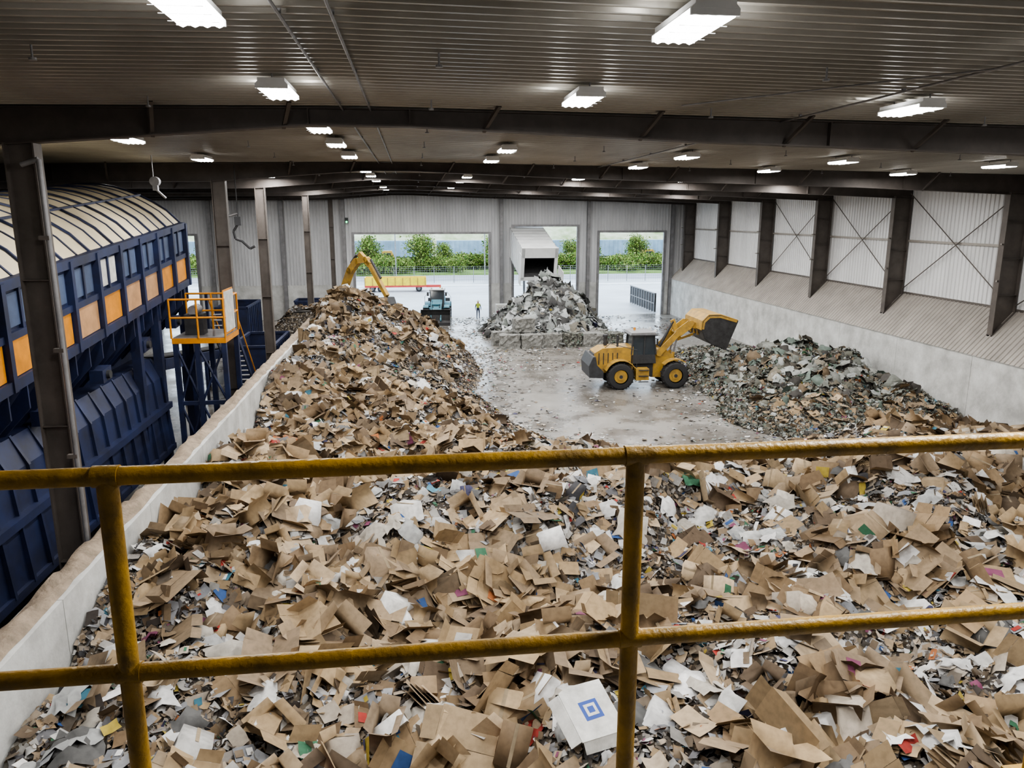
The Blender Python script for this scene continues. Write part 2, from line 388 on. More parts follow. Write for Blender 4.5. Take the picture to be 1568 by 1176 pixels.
bags=np.array([(.55,.55,.54),(.42,.43,.43),(.66,.66,.66),(.46,.43,.38),(.12,.12,.12)])
mixed=np.array([(.29,.30,.28),(.18,.19,.17),(.42,.44,.43),(.12,.12,.10),(.07,.065,.06),(.21,.19,.15),(.15,.19,.165),(.22,.165,.11),(.10,.09,.075)])
def pick(pal,n,accf=0.):
    c=pal[rng.integers(0,len(pal),n)].copy(); k=rng.random(n)<accf; c[k]=acc[rng.integers(0,len(acc),k.sum())]
    return c*rng.uniform(.75,1.15,(n,1))
def basis(X,Y,tilt):
    e=.25; gx=(H(X+e,Y)-H(X-e,Y))/(2*e); gy=(H(X,Y+e)-H(X,Y-e))/(2*e)
    nrm=np.stack([-gx,-gy,np.ones_like(gx)],-1); nrm/=np.linalg.norm(nrm,axis=1,keepdims=True)
    nrm=nrm+rng.normal(0,1,nrm.shape)*tilt; nrm/=np.linalg.norm(nrm,axis=1,keepdims=True)
    t=rng.normal(0,1,nrm.shape); t-= (t*nrm).sum(1,keepdims=True)*nrm; t/=np.linalg.norm(t,axis=1,keepdims=True)
    return np.stack([t,np.cross(nrm,t),nrm],-1)
g=np.array([(x,y) for y in(-.5,0,.5) for x in(-.5,0,.5)])
qf=np.array([(0,1,4,3),(1,2,5,4),(3,4,7,6),(4,5,8,7)])
bx=np.array([(-.5,-.5,0),(.5,-.5,0),(.5,.5,0),(-.5,.5,0),(-.5,-.5,1),(.5,-.5,1),(.5,.5,1),(-.5,.5,1),
   (-.5,-.8,1.2),(.5,-.8,1.2),(.8,-.5,1.25),(.8,.5,1.25),(.5,.85,1.1),(-.5,.85,1.1),(-.8,.5,1.2),(-.8,-.5,1.2)],float)
bf=np.array([(0,1,2,3),(0,1,5,4),(1,2,6,5),(2,3,7,6),(3,0,4,7),(4,5,9,8),(5,6,11,10),(6,7,13,12),(7,4,15,14)])
cf=np.array([(0,1,2,3),(0,1,5,4),(1,2,6,5),(2,3,7,6),(3,0,4,7),(4,5,6,7)])
q1=np.array([(0,1,2,3)])
t=(1+5**.5)/2
ico=np.array([(-1,t,0),(1,t,0),(-1,-t,0),(1,-t,0),(0,-1,t),(0,1,t),(0,-1,-t),(0,1,-t),(t,0,-1),(t,0,1),(-t,0,-1),(-t,0,1)])/2/1.9
icf=np.array([(0,11,5),(0,5,1),(0,1,7),(0,7,10),(0,10,11),(1,5,9),(5,11,4),(11,10,2),(10,7,6),(7,1,8),(3,9,4),(3,4,2),(3,2,6),(3,6,8),(3,8,9),(4,9,5),(2,4,11),(6,2,10),(8,6,7),(9,8,1)])
g5=np.array([(x,y) for y in np.linspace(-.5,.5,6) for x in np.linspace(-.5,.5,6)])
q5=np.array([(j*6+i,j*6+i+1,j*6+i+7,j*6+i+6) for j in range(5) for i in range(5)])
lblc=np.vstack([paper[[0,3,3,1,8,8,6]],acc])
class Pile:
    def __init__(s): s.V=[];s.L=[];s.S=[];s.C=[];s.nv=0;s.nl=0;s.nb=0
    def push(s,V,F,C,jit=True):
        n,k,_=V.shape; f,c=F.shape
        idx=(np.arange(n)[:,None,None]*k+F[None]+s.nv).reshape(-1)
        s.V.append(V.reshape(-1,3)); s.L.append(idx); s.S.append(np.arange(n*f)*c+s.nl)
        cc=np.repeat(C[:,None,:],k,1)*rng.uniform(.9,1.06,(n,k,1)); s.C.append(cc.reshape(-1,3)); s.nv+=n*k; s.nl+=n*f*c
    def grid(s,v,q):
        s.V.append(v); s.L.append((q+s.nv).reshape(-1)); s.S.append(np.arange(len(q))*4+s.nl); s.C.append(np.full((len(v),3),.2)); s.nv+=len(v); s.nl+=q.size; s.nb+=len(q)
    def sheets(s,X,Y,lo,hi,col,fold=.25,cr=.05,tilt=.35,lift=.06,asp=(.5,1.),jit=.05,pw=1.,label=0.):
        n=len(X); sx=lo+(hi-lo)*rng.random(n)**pw; sy=sx*rng.uniform(*asp,n)
        P=np.zeros((n,9,3)); P[:,:,0]=g[None,:,0]*sx[:,None]; P[:,:,1]=g[None,:,1]*sy[:,None]
        P[:,:,:2]+=rng.normal(0,jit,(n,9,2))*sx[:,None,None]
        fo=rng.normal(0,fold,n)*(rng.random(n)<.5)
        P[:,:,2]=np.abs(P[:,:,0])*fo[:,None]+rng.normal(0,cr,(n,9))*sx[:,None]
        B=basis(X,Y,tilt); W=np.einsum('nij,nkj->nki',B,P)
        off=np.stack([X,Y,H(X,Y)+rng.uniform(0,lift,n)+sx*.06],-1)
        W+=off[:,None,:]; s.push(W,qf,col)
        if label>0:
            k=np.where(rng.random(n)<label)[0]; m=len(k)
            if m:
                for sd in(-1,1):
                    u0,u1=.07,rng.uniform(.25,.42,m); v0=rng.uniform(.1,.4,m)
                    if sd<0: u1=u1*(rng.random(m)<.4)+.08
                    Q=np.zeros((m,4,3)); sgn=sd
                    Q[:,0,0]=Q[:,3,0]=sgn*u0*sx[k]; Q[:,1,0]=Q[:,2,0]=sgn*u1*sx[k]
                    Q[:,0,1]=Q[:,1,1]=-v0*sy[k]; Q[:,2,1]=Q[:,3,1]=v0*sy[k]
                    Q[:,:,2]=np.abs(Q[:,:,0])*fo[k][:,None]+.016
                    W2=np.einsum('nij,nkj->nki',B[k],Q)+off[k][:,None,:]
                    s.push(W2,q1,lblc[rng.integers(0,len(lblc),m)])
    def film(s,X,Y,lo,hi,col,tilt=.3):
        n=len(X); sx=rng.uniform(lo,hi,n); P=np.zeros((n,36,3)); P[:,:,0]=g5[None,:,0]*sx[:,None]; P[:,:,1]=g5[None,:,1]*(sx*rng.uniform(.5,1,n))[:,None]
        P+=rng.normal(0,.055,(n,36,3))*sx[:,None,None]; d=1-(g5**2).sum(1)*2.4; P[:,:,2]+=d[None]*sx[:,None]*.22
        B=basis(X,Y,tilt); W=np.einsum('nij,nkj->nki',B,P)+np.stack([X,Y,H(X,Y)+.07],-1)[:,None,:]; s.push(W,q5,col)
    def cartons(s,X,Y,lo,hi,col,tilt=.38):
        n=len(X); sc=lo+(hi-lo)*rng.random(n)**1.4; a=rng.uniform(.45,.9,n); fl=rng.uniform(.3,.5,n)
        ph=rng.choice([0.05,.2,.5,1.1],n,p=[.4,.3,.2,.1])*rng.choice([-1,1],n)
        c,sn=np.cos(ph),np.sin(ph)
        def P(u,v,w): return np.stack([u*c,v,np.abs(u)*sn+w],-1)
        o=np.ones(n); pc=[]
        pc.append(np.stack([P(-o,-a,0*o),P(0*o,-a,0*o),P(0*o,a,0*o),P(-o,a,0*o)],1))
        pc.append(np.stack([P(0*o,-a,0*o),P(o,-a,0*o),P(o,a,0*o),P(0*o,a,0*o)],1))
        for u0,u1 in((-.97,-.05),(.05,.97)):
            for sg in(-1,1):
                th=rng.normal(0,.7,n); q0=P(u0*o,sg*a,0*o); q1_=P(u1*o,sg*a,0*o)
                dv=sg*fl*np.cos(th); dw=fl*np.sin(th)
                q2=q1_.copy(); q2[:,1]+=dv; q2[:,2]+=dw; q3=q0.copy(); q3[:,1]+=dv; q3[:,2]+=dw
                pc.append(np.stack([q0,q1_,q2,q3],1))
        B=basis(X,Y,tilt); off=np.stack([X,Y,H(X,Y)+.05+sc*.12],-1)
        for i,p in enumerate(pc):
            p=p+rng.normal(0,.012,p.shape); W=np.einsum('nij,nkj->nki',B,p*(sc/2)[:,None,None])+off[:,None,:]; s.push(W,q1,col*(1. if i<2 else rng.uniform(.82,1.1)))
        k=rng.random(n)<.35
        if k.any():
            for sd in(-1,1):
                k2=k&(rng.random(n)<.6); m=k2.sum()
                if not m: continue
                A=P(sd*.2*o,-a*.5,.03*o);Bq=P(sd*.75*o,-a*.5,.03*o);C=P(sd*.75*o,a*.45,.03*o);D=P(sd*.2*o,a*.45,.03*o)
                p=np.stack([A,Bq,C,D],1)[k2]; W=np.einsum('nij,nkj->nki',B[k2],p*(sc[k2]/2)[:,None,None])+off[k2][:,None,:]
                s.push(W,q1,lblc[rng.integers(0,len(lblc),m)])
    def stacks(s,X,Y,lo,hi,col,k=6,tilt=.5):
        n=len(X); B=basis(X,Y,tilt); sx=rng.uniform(lo,hi,n); c0=np.stack([X,Y,H(X,Y)-.05],-1)
        for i in range(k):
            s2=sx*rng.uniform(.7,1.1,n); sy=s2*rng.uniform(.5,.95,n)
            P=np.zeros((n,9,3)); P[:,:,0]=g[None,:,0]*s2[:,None]; P[:,:,1]=g[None,:,1]*sy[:,None]
            P[:,:,:2]+=rng.normal(0,.12,(n,1,2))*sx[:,None,None]+rng.normal(0,.008,(n,9,2))
            a=rng.normal(0,.25,n); ca,sa=np.cos(a)[:,None],np.sin(a)[:,None]; px=P[:,:,0]*ca-P[:,:,1]*sa; py=P[:,:,0]*sa+P[:,:,1]*ca; P[:,:,0]=px;P[:,:,1]=py
            P[:,:,2]=i*.05+rng.normal(0,.008,(n,9))+px*rng.normal(0,.06,n)[:,None]
            W=np.einsum('nij,nkj->nki',B,P)+c0[:,None,:]; s.push(W,qf,col*rng.uniform(.65,1.2,(n,1)))
    def boxes(s,X,Y,lo,hi,col,closed=False):
        n=len(X); sc=rng.uniform(lo,hi,(n,1,1))*np.stack([np.ones(n),rng.uniform(.5,1,n),rng.uniform(.3,.85,n)],-1)[:,None,:]
        P=np.repeat(bx[None],n,0)+rng.normal(0,.025,(n,16,3)); P[:,4:,0]+=rng.normal(0,.1,(n,1)); P*=sc; P[:,:,2]-=.12*sc[:,:,2]
        if closed: P=P[:,:8]
        B=basis(X,Y,.42); off=np.stack([X,Y,H(X,Y)],-1)[:,None,:]; W=np.einsum('nij,nkj->nki',B,P)+off; s.push(W,cf if closed else bf,col)
        if closed:  # tape strip and printed side
            k=rng.random(n)<.5
            if k.any():
                p4,p5,p6,p7=[P[k][:,i] for i in(4,5,6,7)]
                L=lambda a,b_,t_: a*(1-t_)+b_*t_
                S=np.stack([L(p4,p7,.44),L(p5,p6,.44),L(p5,p6,.56),L(p4,p7,.56)],1); S[:,:,2]+=.008
                s.push(np.einsum('nij,nkj->nki',B[k],S)+off[k],q1,np.tile((.30,.24,.16),(k.sum(),1)))
                p0,p1=[P[k][:,i] for i in(0,1)]
                S=np.stack([L(L(p0,p1,.2),L(p4,p5,.2),.25),L(L(p0,p1,.75),L(p4,p5,.75),.25),L(L(p0,p1,.75),L(p4,p5,.75),.75),L(L(p0,p1,.2),L(p4,p5,.2),.75)],1); S[:,:,1]-=.01
                s.push(np.einsum('nij,nkj->nki',B[k],S)+off[k],q1,lblc[rng.integers(0,len(lblc),k.sum())])
    def blobs(s,X,Y,lo,hi,col,flat=.6):
        n=len(X); P=ico[None]*rng.uniform(lo,hi,(n,1,1))*(1+rng.normal(0,.32,(n,12,1))); P[:,:,2]*=flat
        P[:,:,0]*=rng.uniform(.6,1.4,(n,1)); B=basis(X,Y,.4); W=np.einsum('nij,nkj->nki',B,P)+np.stack([X,Y,H(X,Y)+.03],-1)[:,None,:]; s.push(W,icf,col)
    def make(s,name,mats,clip=True):
        V=np.concatenate(s.V)
        if clip:
            V[:,0]=np.where(V[:,1]<50.7,np.clip(V[:,0],-6.27,26.46),np.clip(V[:,0],-40,26.46))
            V[:,2]=np.maximum(V[:,2],.004)
        return npmesh(name,V,np.concatenate(s.L),np.concatenate(s.S),np.concatenate(s.C),mats,s.nb)
def samp(n,x0,x1,y0,y1,ok):
    X=rng.uniform(x0,x1,n);Y=rng.uniform(y0,y1,n);k=ok(X,Y);return X[k],Y[k]
fr=lambda X,Y:(X<Y*.95+3)
isr=lambda X,Y:(right_h(X,Y)>np.maximum(near_h(X,Y),ridge_h(X,Y)))&(X>14)
isf=lambda X,Y:film_h(X,Y)>.02
x0,x1=-6.25,26.4
okm=lambda X,Y:fr(X,Y)&(H(X,Y)>.06)&~isr(X,Y)&~isf(X,Y)
okb=lambda X,Y:fr(X,Y)&(H(X,Y)>.75)&~isr(X,Y)&~isf(X,Y)&(X>-6.0)
cards=Pile()
def dens(d,y0,y1,ok=okm): return samp(int(d*(x1-x0)*(y1-y0)),x0,x1,y0,y1,ok)
def drift(d,y0,y1,p=.3,ok=okb):
    X,Y=dens(d,y0,y1,ok); q=rng.random(len(X))<np.clip(p+2.2*vn(X,Y,2.8,9)+.8*vn(X,Y,1.,10)-.012*(X-6),.06,1); return X[q],Y[q]
for (y0,y1,k) in((5,14,1.),(14,24,1.),(24,36,.85),(36,64,.7)):
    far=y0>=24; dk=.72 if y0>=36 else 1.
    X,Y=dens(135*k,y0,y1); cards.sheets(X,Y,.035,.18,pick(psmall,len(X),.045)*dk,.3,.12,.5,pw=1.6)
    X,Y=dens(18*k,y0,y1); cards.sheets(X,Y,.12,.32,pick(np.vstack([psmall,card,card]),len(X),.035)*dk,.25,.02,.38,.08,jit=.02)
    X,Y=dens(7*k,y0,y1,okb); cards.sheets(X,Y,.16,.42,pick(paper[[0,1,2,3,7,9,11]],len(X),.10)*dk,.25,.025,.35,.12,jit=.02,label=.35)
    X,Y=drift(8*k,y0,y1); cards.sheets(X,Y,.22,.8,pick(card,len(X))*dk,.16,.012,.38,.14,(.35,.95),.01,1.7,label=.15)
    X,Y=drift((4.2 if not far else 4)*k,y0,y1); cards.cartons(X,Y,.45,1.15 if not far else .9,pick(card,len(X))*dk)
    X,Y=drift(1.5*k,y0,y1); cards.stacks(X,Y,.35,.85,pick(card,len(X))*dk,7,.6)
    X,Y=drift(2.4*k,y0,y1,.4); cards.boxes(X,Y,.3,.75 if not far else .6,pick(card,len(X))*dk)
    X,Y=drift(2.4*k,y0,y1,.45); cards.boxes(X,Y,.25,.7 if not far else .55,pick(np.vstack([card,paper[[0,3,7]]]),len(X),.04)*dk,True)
    X,Y=dens((1.3 if not far else .6)*k,y0,y1,okb); cards.film(X,Y,.25,.8,pick(bags,len(X),.03))
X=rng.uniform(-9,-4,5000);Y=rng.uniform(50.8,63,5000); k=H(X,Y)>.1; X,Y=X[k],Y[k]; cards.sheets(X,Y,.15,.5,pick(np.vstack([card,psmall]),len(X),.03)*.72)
for a in((-6.28,26.45,4.5,35),(-6.28,6.,35,50.6),(-10.5,6.,50.6,65)): cards.grid(*surf(*a,.2))
cards.make('cardboard_waste_pile',[M['trash'],L1])
mx=Pile()
X,Y=samp(90000,13,26.4,28,60,lambda X,Y:isr(X,Y)&(H(X,Y)>.02))
h=len(X)//2; mx.sheets(X[:h],Y[:h],.06,.24,pick(mixed,h,.03),.4,.15,.6,.05); mx.blobs(X[h:h+5000],Y[h:h+5000],.08,.28,pick(mixed,len(X[h:h+5000]),.03))
mx.sheets(X[h+5000:],Y[h+5000:],.08,.36,pick(mixed,len(X[h+5000:]),.03),.4,.15,.6,.05,pw=2)
X,Y=samp(900,15,26,36,52,lambda X,Y:isr(X,Y)&(H(X,Y)>.5)); mx.film(X,Y,.3,.9,pick(mixed,len(X),.0),.6)
X,Y=samp(450,17,26,31,37,lambda X,Y:isr(X,Y)&(H(X,Y)>.3)); mx.sheets(X,Y,.3,.6,pick(card,len(X)),.2,.015,.35,.12,jit=.01)
X=rng.normal(22.3,.9,50);Y=rng.normal(40.6,.8,50); mx.sheets(X,Y,.12,.4,np.tile((.02,.085,.03),(50,1))*rng.uniform(.5,1.2,(50,1)),.4,.2,.6,.12)
mx.grid(*surf(13,26.45,35,60,.2))
mx.make('mixed_recyclables_pile',[M['trash'],L2])
fm=Pile()
X,Y=samp(13000,5,17,58,74,lambda X,Y:isf(X,Y))
fm.film(X[:2600],Y[:2600],.5,1.5,pick(filmd,len(X[:2600]),.01),.7); fm.sheets(X[2600:],Y[2600:],.12,.6,pick(filmd,len(X[2600:]),.02),.5,.22,.7,.1)
fm.grid(*surf(5,17,58.5,74,.2))
fm.make('plastic_film_pile',[M['trash'],L2])
lt=Pile()
X=rng.uniform(-4,26.3,42000);Y=rng.uniform(28,77.5,42000); hh=H(X,Y)
prox=np.zeros(len(X))
for dx,dy in((1.2,0),(-1.2,0),(0,1.5),(0,-1.5),(2.5,2),(-2.5,-2),(2.5,-2),(-2.5,2)): prox+=H(X+dx,Y+dy)>.05
pr=.05+prox*.1+.3*((Y>46)&(X>3))*(vn(X,Y,3,21)>0)
k=(hh<.03)&(rng.random(len(X))<pr); X,Y=X[k],Y[k]
lt.sheets(X,Y,.05,.24,pick(np.vstack([paper,film]),len(X),.05),.3,.1,.06,.01)
lt.make('floor_litter',[M['trash']])

# ------------------------------------------------------------ railing and platform
b=MB(); yr=1.86
b.tube((-6,yr,CH-.615),(6,yr,CH-.615),.0235,'yel',20); b.tube((-6,yr,CH-1.14),(6,yr,CH-1.14),.0235,'yel',20)
for x in(-4.65,-3.35,-2.05,-.745,.56,1.865,3.17,4.5):
    b.tube((x,yr,CH-1.72),(x,yr,CH-.62),.025,'yel',20)
    for z in(.615,1.14): b.tube((x-.03,yr,CH-z),(x+.03,yr,CH-z),.027,'yel',20)
    b.b2((x-.06,yr-.05,CH-1.73),(x+.06,yr+.05,CH-1.71),'yel')
b.obj('yellow_railing')
b=MB(); b.b2((-6,-3,CH-1.8),(6,yr+.05,CH-1.73),'steel2'); b.b2((-6,yr-.05,CH-2.1),(6,yr+.02,CH-1.8),'steel')
for x in(-5.5,5.5): b.b2((x-.1,yr-.25,0),(x+.1,yr-.05,CH-1.8),'steel'); b.b2((x-.1,-3,0),(x+.1,-2.8,CH-1.8),'steel')
b.obj('viewing_platform')

# ------------------------------------------------------------ wheels helper
def wheel(b,x,y,r,w,hub='cat',side=-1):
    prof=[(.55,.5),(.62,.5),(.9,.5),(1,.36),(1,-.36),(.9,-.5),(.62,-.5),(.55,-.5)]; n=28; vs=[];fs=[]
    for i in range(n):
        a=2*math.pi*i/n
        for pr,pw in prof: vs.append((x+r*pr*math.cos(a),y+w*pw,r+r*pr*math.sin(a)))
    k=len(prof)
    for i in range(n):
        for j in range(k-1): fs.append((i*k+j,((i+1)%n)*k+j,((i+1)%n)*k+j+1,i*k+j+1))
    b.add(vs,fs,'blk',True)
    for i in range(n):
        a=2*math.pi*i/n; R=Matrix.Rotation(-a,3,'Y')
        b.box((x+r*1.0*math.cos(a),y+(w*.2 if i%2 else -w*.2),r+r*1.0*math.sin(a)),(.07*r,w*.5,.09*r),'blk',R)
    b.tube((x,y-w*.38,r),(x,y+w*.38,r),r*.5,hub,20); b.tube((x,y-w*.45,r),(x,y+w*.45,r),r*.28,hub,14)
    b.tube((x,y-w*.5,r),(x,y+w*.5,r),r*.13,'dk',12)

# ------------------------------------------------------------ wheel loader
def loader(name,mtx,yel='cat',arms=1,lift=True):
    b=MB(); b.M=mtx
    for x in(-1.675,1.675):
        for y in(-1.1,1.1): wheel(b,x,y,.8,.62,yel)
        b.tube((x,-1.1,.8),(x,1.1,.8),.22,'dk',12)
    b.prism([(-3.2,.95),(-3.3,1.5),(-3.15,2.15),(-2.7,2.42),(-.8,2.5),(-.8,1.1),(-1.0,.9)],-.72,.72,yel)
    b.prism([(-3.55,.75),(-3.6,1.45),(-3.35,2.0),(-3.2,2.0),(-3.1,1.5),(-2.7,1.1),(-2.7,.7)],-1.2,1.2,'dk')
    b.prism([(-3.36,1.55),(-3.2,2.1),(-3.15,2.1),(-3.3,1.55)],-.6,.6,'dk')
    for i in range(5): b.box((-2.9+i*.28,-.73,1.8),(.05,.04,.7),'dk')
    b.b2((-2.2,-.745,1.45),(-1.0,-.72,1.62),'dk'); b.b2((-2.2,.72,1.45),(-1.0,.745,1.62),'dk')
    for s in(-1,1):
        arc=[(-1.675+.98*math.cos(a),.8+.98*math.sin(a)) for a in np.linspace(2.75,.6,9)]
        b.shell(arc,s*.72,s*1.4,.05,yel)
        arc=[(1.675+.98*math.cos(a),.8+.98*math.sin(a)) for a in np.linspace(2.4,.9,7)]
        b.shell(arc,s*.8,s*1.35,.05,yel)
        b.b2((-.75,s*.72,.55),(.05,s*1.3,1.25),yel); 
        for k in range(3): b.b2((-.6,s*1.3,.45+k*.35),(0.,s*1.42,.49+k*.35),'dk')
        b.path([(-.75,s*1.38,1.3),(-.75,s*1.38,2.4),(-2.3,s*.95,2.75),(-2.6,s*.95,2.5)],.022,'dk',6)
    b.tube((-1.7,-.35,2.45),(-1.7,-.35,3.15),.07,'dk',10); b.tube((-2.3,.3,2.4),(-2.3,.3,2.95),.11,'dk',12); b.tube((-2.3,.3,2.95),(-2.3,.3,3.1),.16,'dk',12)
    b.prism([(-.7,.6),(-.7,1.35),(.5,1.4),(.5,.6)],-.5,.5,'dk')
    b.prism([(.4,.55),(.3,1.5),(.75,2.25),(1.25,2.3),(2.1,1.5),(2.35,.95),(2.1,.5)],-.42,.42,yel)
    b.prism([(-.95,1.45),(-.95,2.0),(.55,2.0),(.62,1.45)],-.72,.72,'dk')
    b.prism([(-.88,2.0),(-.8,3.2),(.42,3.2),(.58,2.0)],-.68,.68,'glass')
    for s in(-1,1):
        for p,q in(((-.92,2.0),(-.82,3.22)),((-.15,1.5),(-.12,3.22)),((.6,2.0),(.45,3.22))): b.beam((p[0],s*.69,p[1]),(q[0],s*.69,q[1]),.07,.09,'dk')
        b.b2((.55,s*.95-.1,2.6),(.62,s*.95+.1,3.0),'dk'); b.tube((.5,s*.7,3.0),(.6,s*.95,2.95),.02,'dk',6)
    b.prism([(-1.0,3.2),(-.95,3.34),(.5,3.36),(.62,3.2)],-.8,.8,'steel2' if yel=='cat' else 'white')
    b.prism([(-1.02,3.15),(-1.02,3.21),(.64,3.21),(.64,3.15)],-.82,.82,'dk')
    b.tube((-.5,.3,3.35),(-.5,.3,3.5),.07,'orange',10)
    for y in(-.55,.55): b.box((.55,y,3.42),(.1,.16,.12),'white')
    if lift: A=[(.85,2.05),(2.0,3.25),(2.75,3.8),(3.35,3.55)]
    else: A=[(.85,2.05),(1.9,1.9),(2.7,1.1),(3.2,.45)]
    for s in(-1,1):
        for i,(p,q) in enumerate(zip(A[:-1],A[1:])):
            b.beam((p[0],s*.5,p[1]),(q[0],s*.5,q[1]),.09,[.36,.5,.36][i],yel)
        for p in A: b.tube((p[0],s*.5-.06,p[1]),(p[0],s*.5+.06,p[1]),.2,yel,12)
        c=((1.6,1.1),(2.0,3.05)) if lift else ((1.5,1.0),(2.1,1.7))
        m1=((c[0][0]+c[1][0])/2,(c[0][1]+c[1][1])/2)
        b.tube((c[0][0],s*.33,c[0][1]),(m1[0],s*.33,m1[1]),.1,yel,10); b.tube((m1[0],s*.33,m1[1]),(c[1][0],s*.33,c[1][1]),.055,'steel2',10)
    b.tube((A[1][0],-.5,A[1][1]),(A[1][0],.5,A[1][1]),.14,yel,12)
    if lift:
        b.beam((1.75,0,4.0),(2.25,0,2.75),.14,.28,yel); b.tube((1.0,0,2.35),(1.8,0,3.9),.09,'dk',10); b.beam((2.2,0,2.8),(3.1,0,3.1),.1,.14,yel)
        P=[(5.3,4.05),(4.2,4.4),(3.5,4.4),(3.15,4.05),(3.1,3.55),(3.3,3.05),(3.75,2.7),(4.65,2.35)]
    else:
        P=[(3.5,1.5),(3.2,1.4),(3.05,.9),(3.1,.4),(3.3,.12),(4.5,.06)]
    b.shell(P,-1.5,1.5,.05,'bucket')
    for s in(-1,1): b.prism(P,s*1.5-.025,s*1.5+.025,'bucket')
    if lift:
        b.shell([(5.28,4.1),(4.2,4.45),(3.48,4.45),(3.1,4.08),(3.05,3.55)],-1.52,1.52,.06,yel)
        for s in(-1,1): b.shell([(5.2,4.03),(4.2,4.32),(3.52,4.32),(3.2,4.02),(3.16,3.6)],s*1.53-.02,s*1.53+.02,.12,yel)
        b.beam((4.5,0,2.4),(4.85,0,2.28),3.1,.06,'dk')
        for i in range(3): b.box((3.25,-.6+i*.6,3.6),(.3,.08,.9),yel)
    return b.obj(name,.012)
loader('wheel_loader',T(13.75,44.95,0,math.radians(-1)))
loader('compact_loader',T(2.2,76.2,0,math.radians(-95))@Matrix.Scale(.93,4),'teal',lift=False)

# ------------------------------------------------------------ excavator
b=MB(); b.M=T(-6.6,66.6,0,math.radians(-50))
for s in(-1,1):
    b.prism([(-2.1,.5),(-1.8,.1),(-1.4,0),(1.4,0),(1.8,.1),(2.1,.5),(1.8,.9),(1.4,1.0),(-1.4,1.0),(-1.8,.9)],s*1.1-.3,s*1.1+.3,'dk')
    for i in range(14): b.box((-1.75+i*.27,s*1.1,1.02),(.2,.64,.05),'blk')
b.b2((-1,-.8,.5),(1,.8,1.0),'dk'); b.tube((0,0,1),(0,0,1.25),.7,'dk',18)
b.prism([(-2.6,1.25),(-2.7,1.6),(-2.5,2.3),(-.3,2.4),(1.2,2.2),(1.3,1.25)],-1.35,1.35,'cat')
b.prism([(.0,1.3),(.0,2.9),(1.2,2.9),(1.5,2.1),(1.5,1.3)],.45,1.3,'glass'); b.b2((-.05,.42,2.88),(1.25,1.33,2.98),'cat')
bm=[(.5,1.9),(1.7,4.3),(2.6,5.7),(3.6,6.55),(4.9,6.75)]
for (p,q,h) in zip(bm[:-1],bm[1:],(.5,.6,.6,.45)): b.beam((p[0],-.3,p[1]),(q[0],-.3,q[1]),.38,h,'cat')
for p,h in zip(bm,(.25,.28,.3,.26,.22)): b.tube((p[0],-.49,p[1]),(p[0],-.11,p[1]),h,'cat',14)
b.beam((4.0,-.3,7.15),(5.3,-.3,6.3),.32,.42,'cat'); b.beam((5.0,-.3,6.65),(7.3,-.3,4.0),.32,.34,'cat')
b.tube((2.8,-.3,6.4),(3.6,-.3,7.05),.11,'dk',10); b.tube((3.5,-.3,6.95),(4.0,-.3,7.25),.07,'steel2',10)
b.tube((5.4,-.3,6.75),(6.6,-.3,5.35),.1,'dk',10)
for s in(-1,1): b.tube((1.1,-.3+s*.3,1.9),(2.2,-.3+s*.3,4.1),.1,'dk',10)
P=[(7.0,3.9),(7.5,3.9),(7.75,3.4),(7.6,2.8),(7.1,2.5),(6.5,2.6)]
b.shell(P,-.85,.25,.05,'dk')
for y in(-.85,.25): b.prism(P,y-.02,y+.02,'dk')
for i in range(5): b.box((6.4,-.8+i*.25,2.6),(.25,.08,.06),'dk')
b.obj('excavator',.01)

# ------------------------------------------------------------ tipping trailer
b=MB(); RZ=math.radians(2.5); TX,TY=11.6,72.0
b.M=Matrix.Translation((TX,TY,4.25))@Matrix.Rotation(RZ,4,'Z')@Matrix.Rotation(math.radians(15),4,'X')
L=13;w=1.7;hh=2.95
b.b2((-w,0,0),(w,L,.12),'steel2'); b.b2((-w,0,.12),(-w+.06,L,hh),'white'); b.b2((w-.06,0,.12),(w,L,hh),'white'); b.b2((-w,.0,hh-.06),(w,L,hh),'white'); b.b2((-w,L-.06,0),(w,L,hh),'white')
b.b2((-w+.06,6.5,.12),(w-.06,6.55,hh-.06),'blk')  # black sheet, with the dark lining below, paints in shade inside the box
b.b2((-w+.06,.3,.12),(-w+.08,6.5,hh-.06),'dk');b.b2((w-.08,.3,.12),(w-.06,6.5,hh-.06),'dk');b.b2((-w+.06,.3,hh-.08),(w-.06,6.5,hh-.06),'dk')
for s in(-1,1): b.b2((s*(w-.28),-.1,0),(s*(w+.02),.1,hh+.05),'white')
b.b2((-w-.04,-.1,hh-.85),(w+.04,.1,hh+.1),'white')
b.b2((-w,-.1,-.1),(w,.1,.2),'white')
for k in range(13): 
    for s in(-1,1): b.b2((s*w-.04,.6+k*.95,.1),(s*w+.04,.7+k*.95,hh),'white')
    b.b2((-w,.6+k*.95,hh),(w,.68+k*.95,hh+.03),'white')
b.b2((-.5,.3,-.35),(-.35,L,0),'dk'); b.b2((.35,.3,-.35),(.5,L,0),'dk')
b.b2((w+.1,-2.2,-.6),(w+.16,-.1,1.4),'white')
b.b2((-w-.16,-.6,-.4),(-w-.1,.3,hh-.4),'white')
base=T(TX,TY,0,RZ)
for y in(1.5,2.9,11.5):
    for x in(-1,1): b.M=base@Matrix.Translation((x,y,0))@Matrix.Rotation(math.radians(90),4,'Z'); wheel(b,0,0,.52,.5,'steel2')
b.M=base
b.b2((-.45,.2,1.0),(.45,13,1.25),'dk'); b.b2((-.9,.0,1.2),(.9,.5,4.2),'dk')
for s in(-1,1): b.tube((s*.7,11,1.2),(s*.7,11.3,6.9),.14,'steel2',10)
b.obj('tipping_trailer')

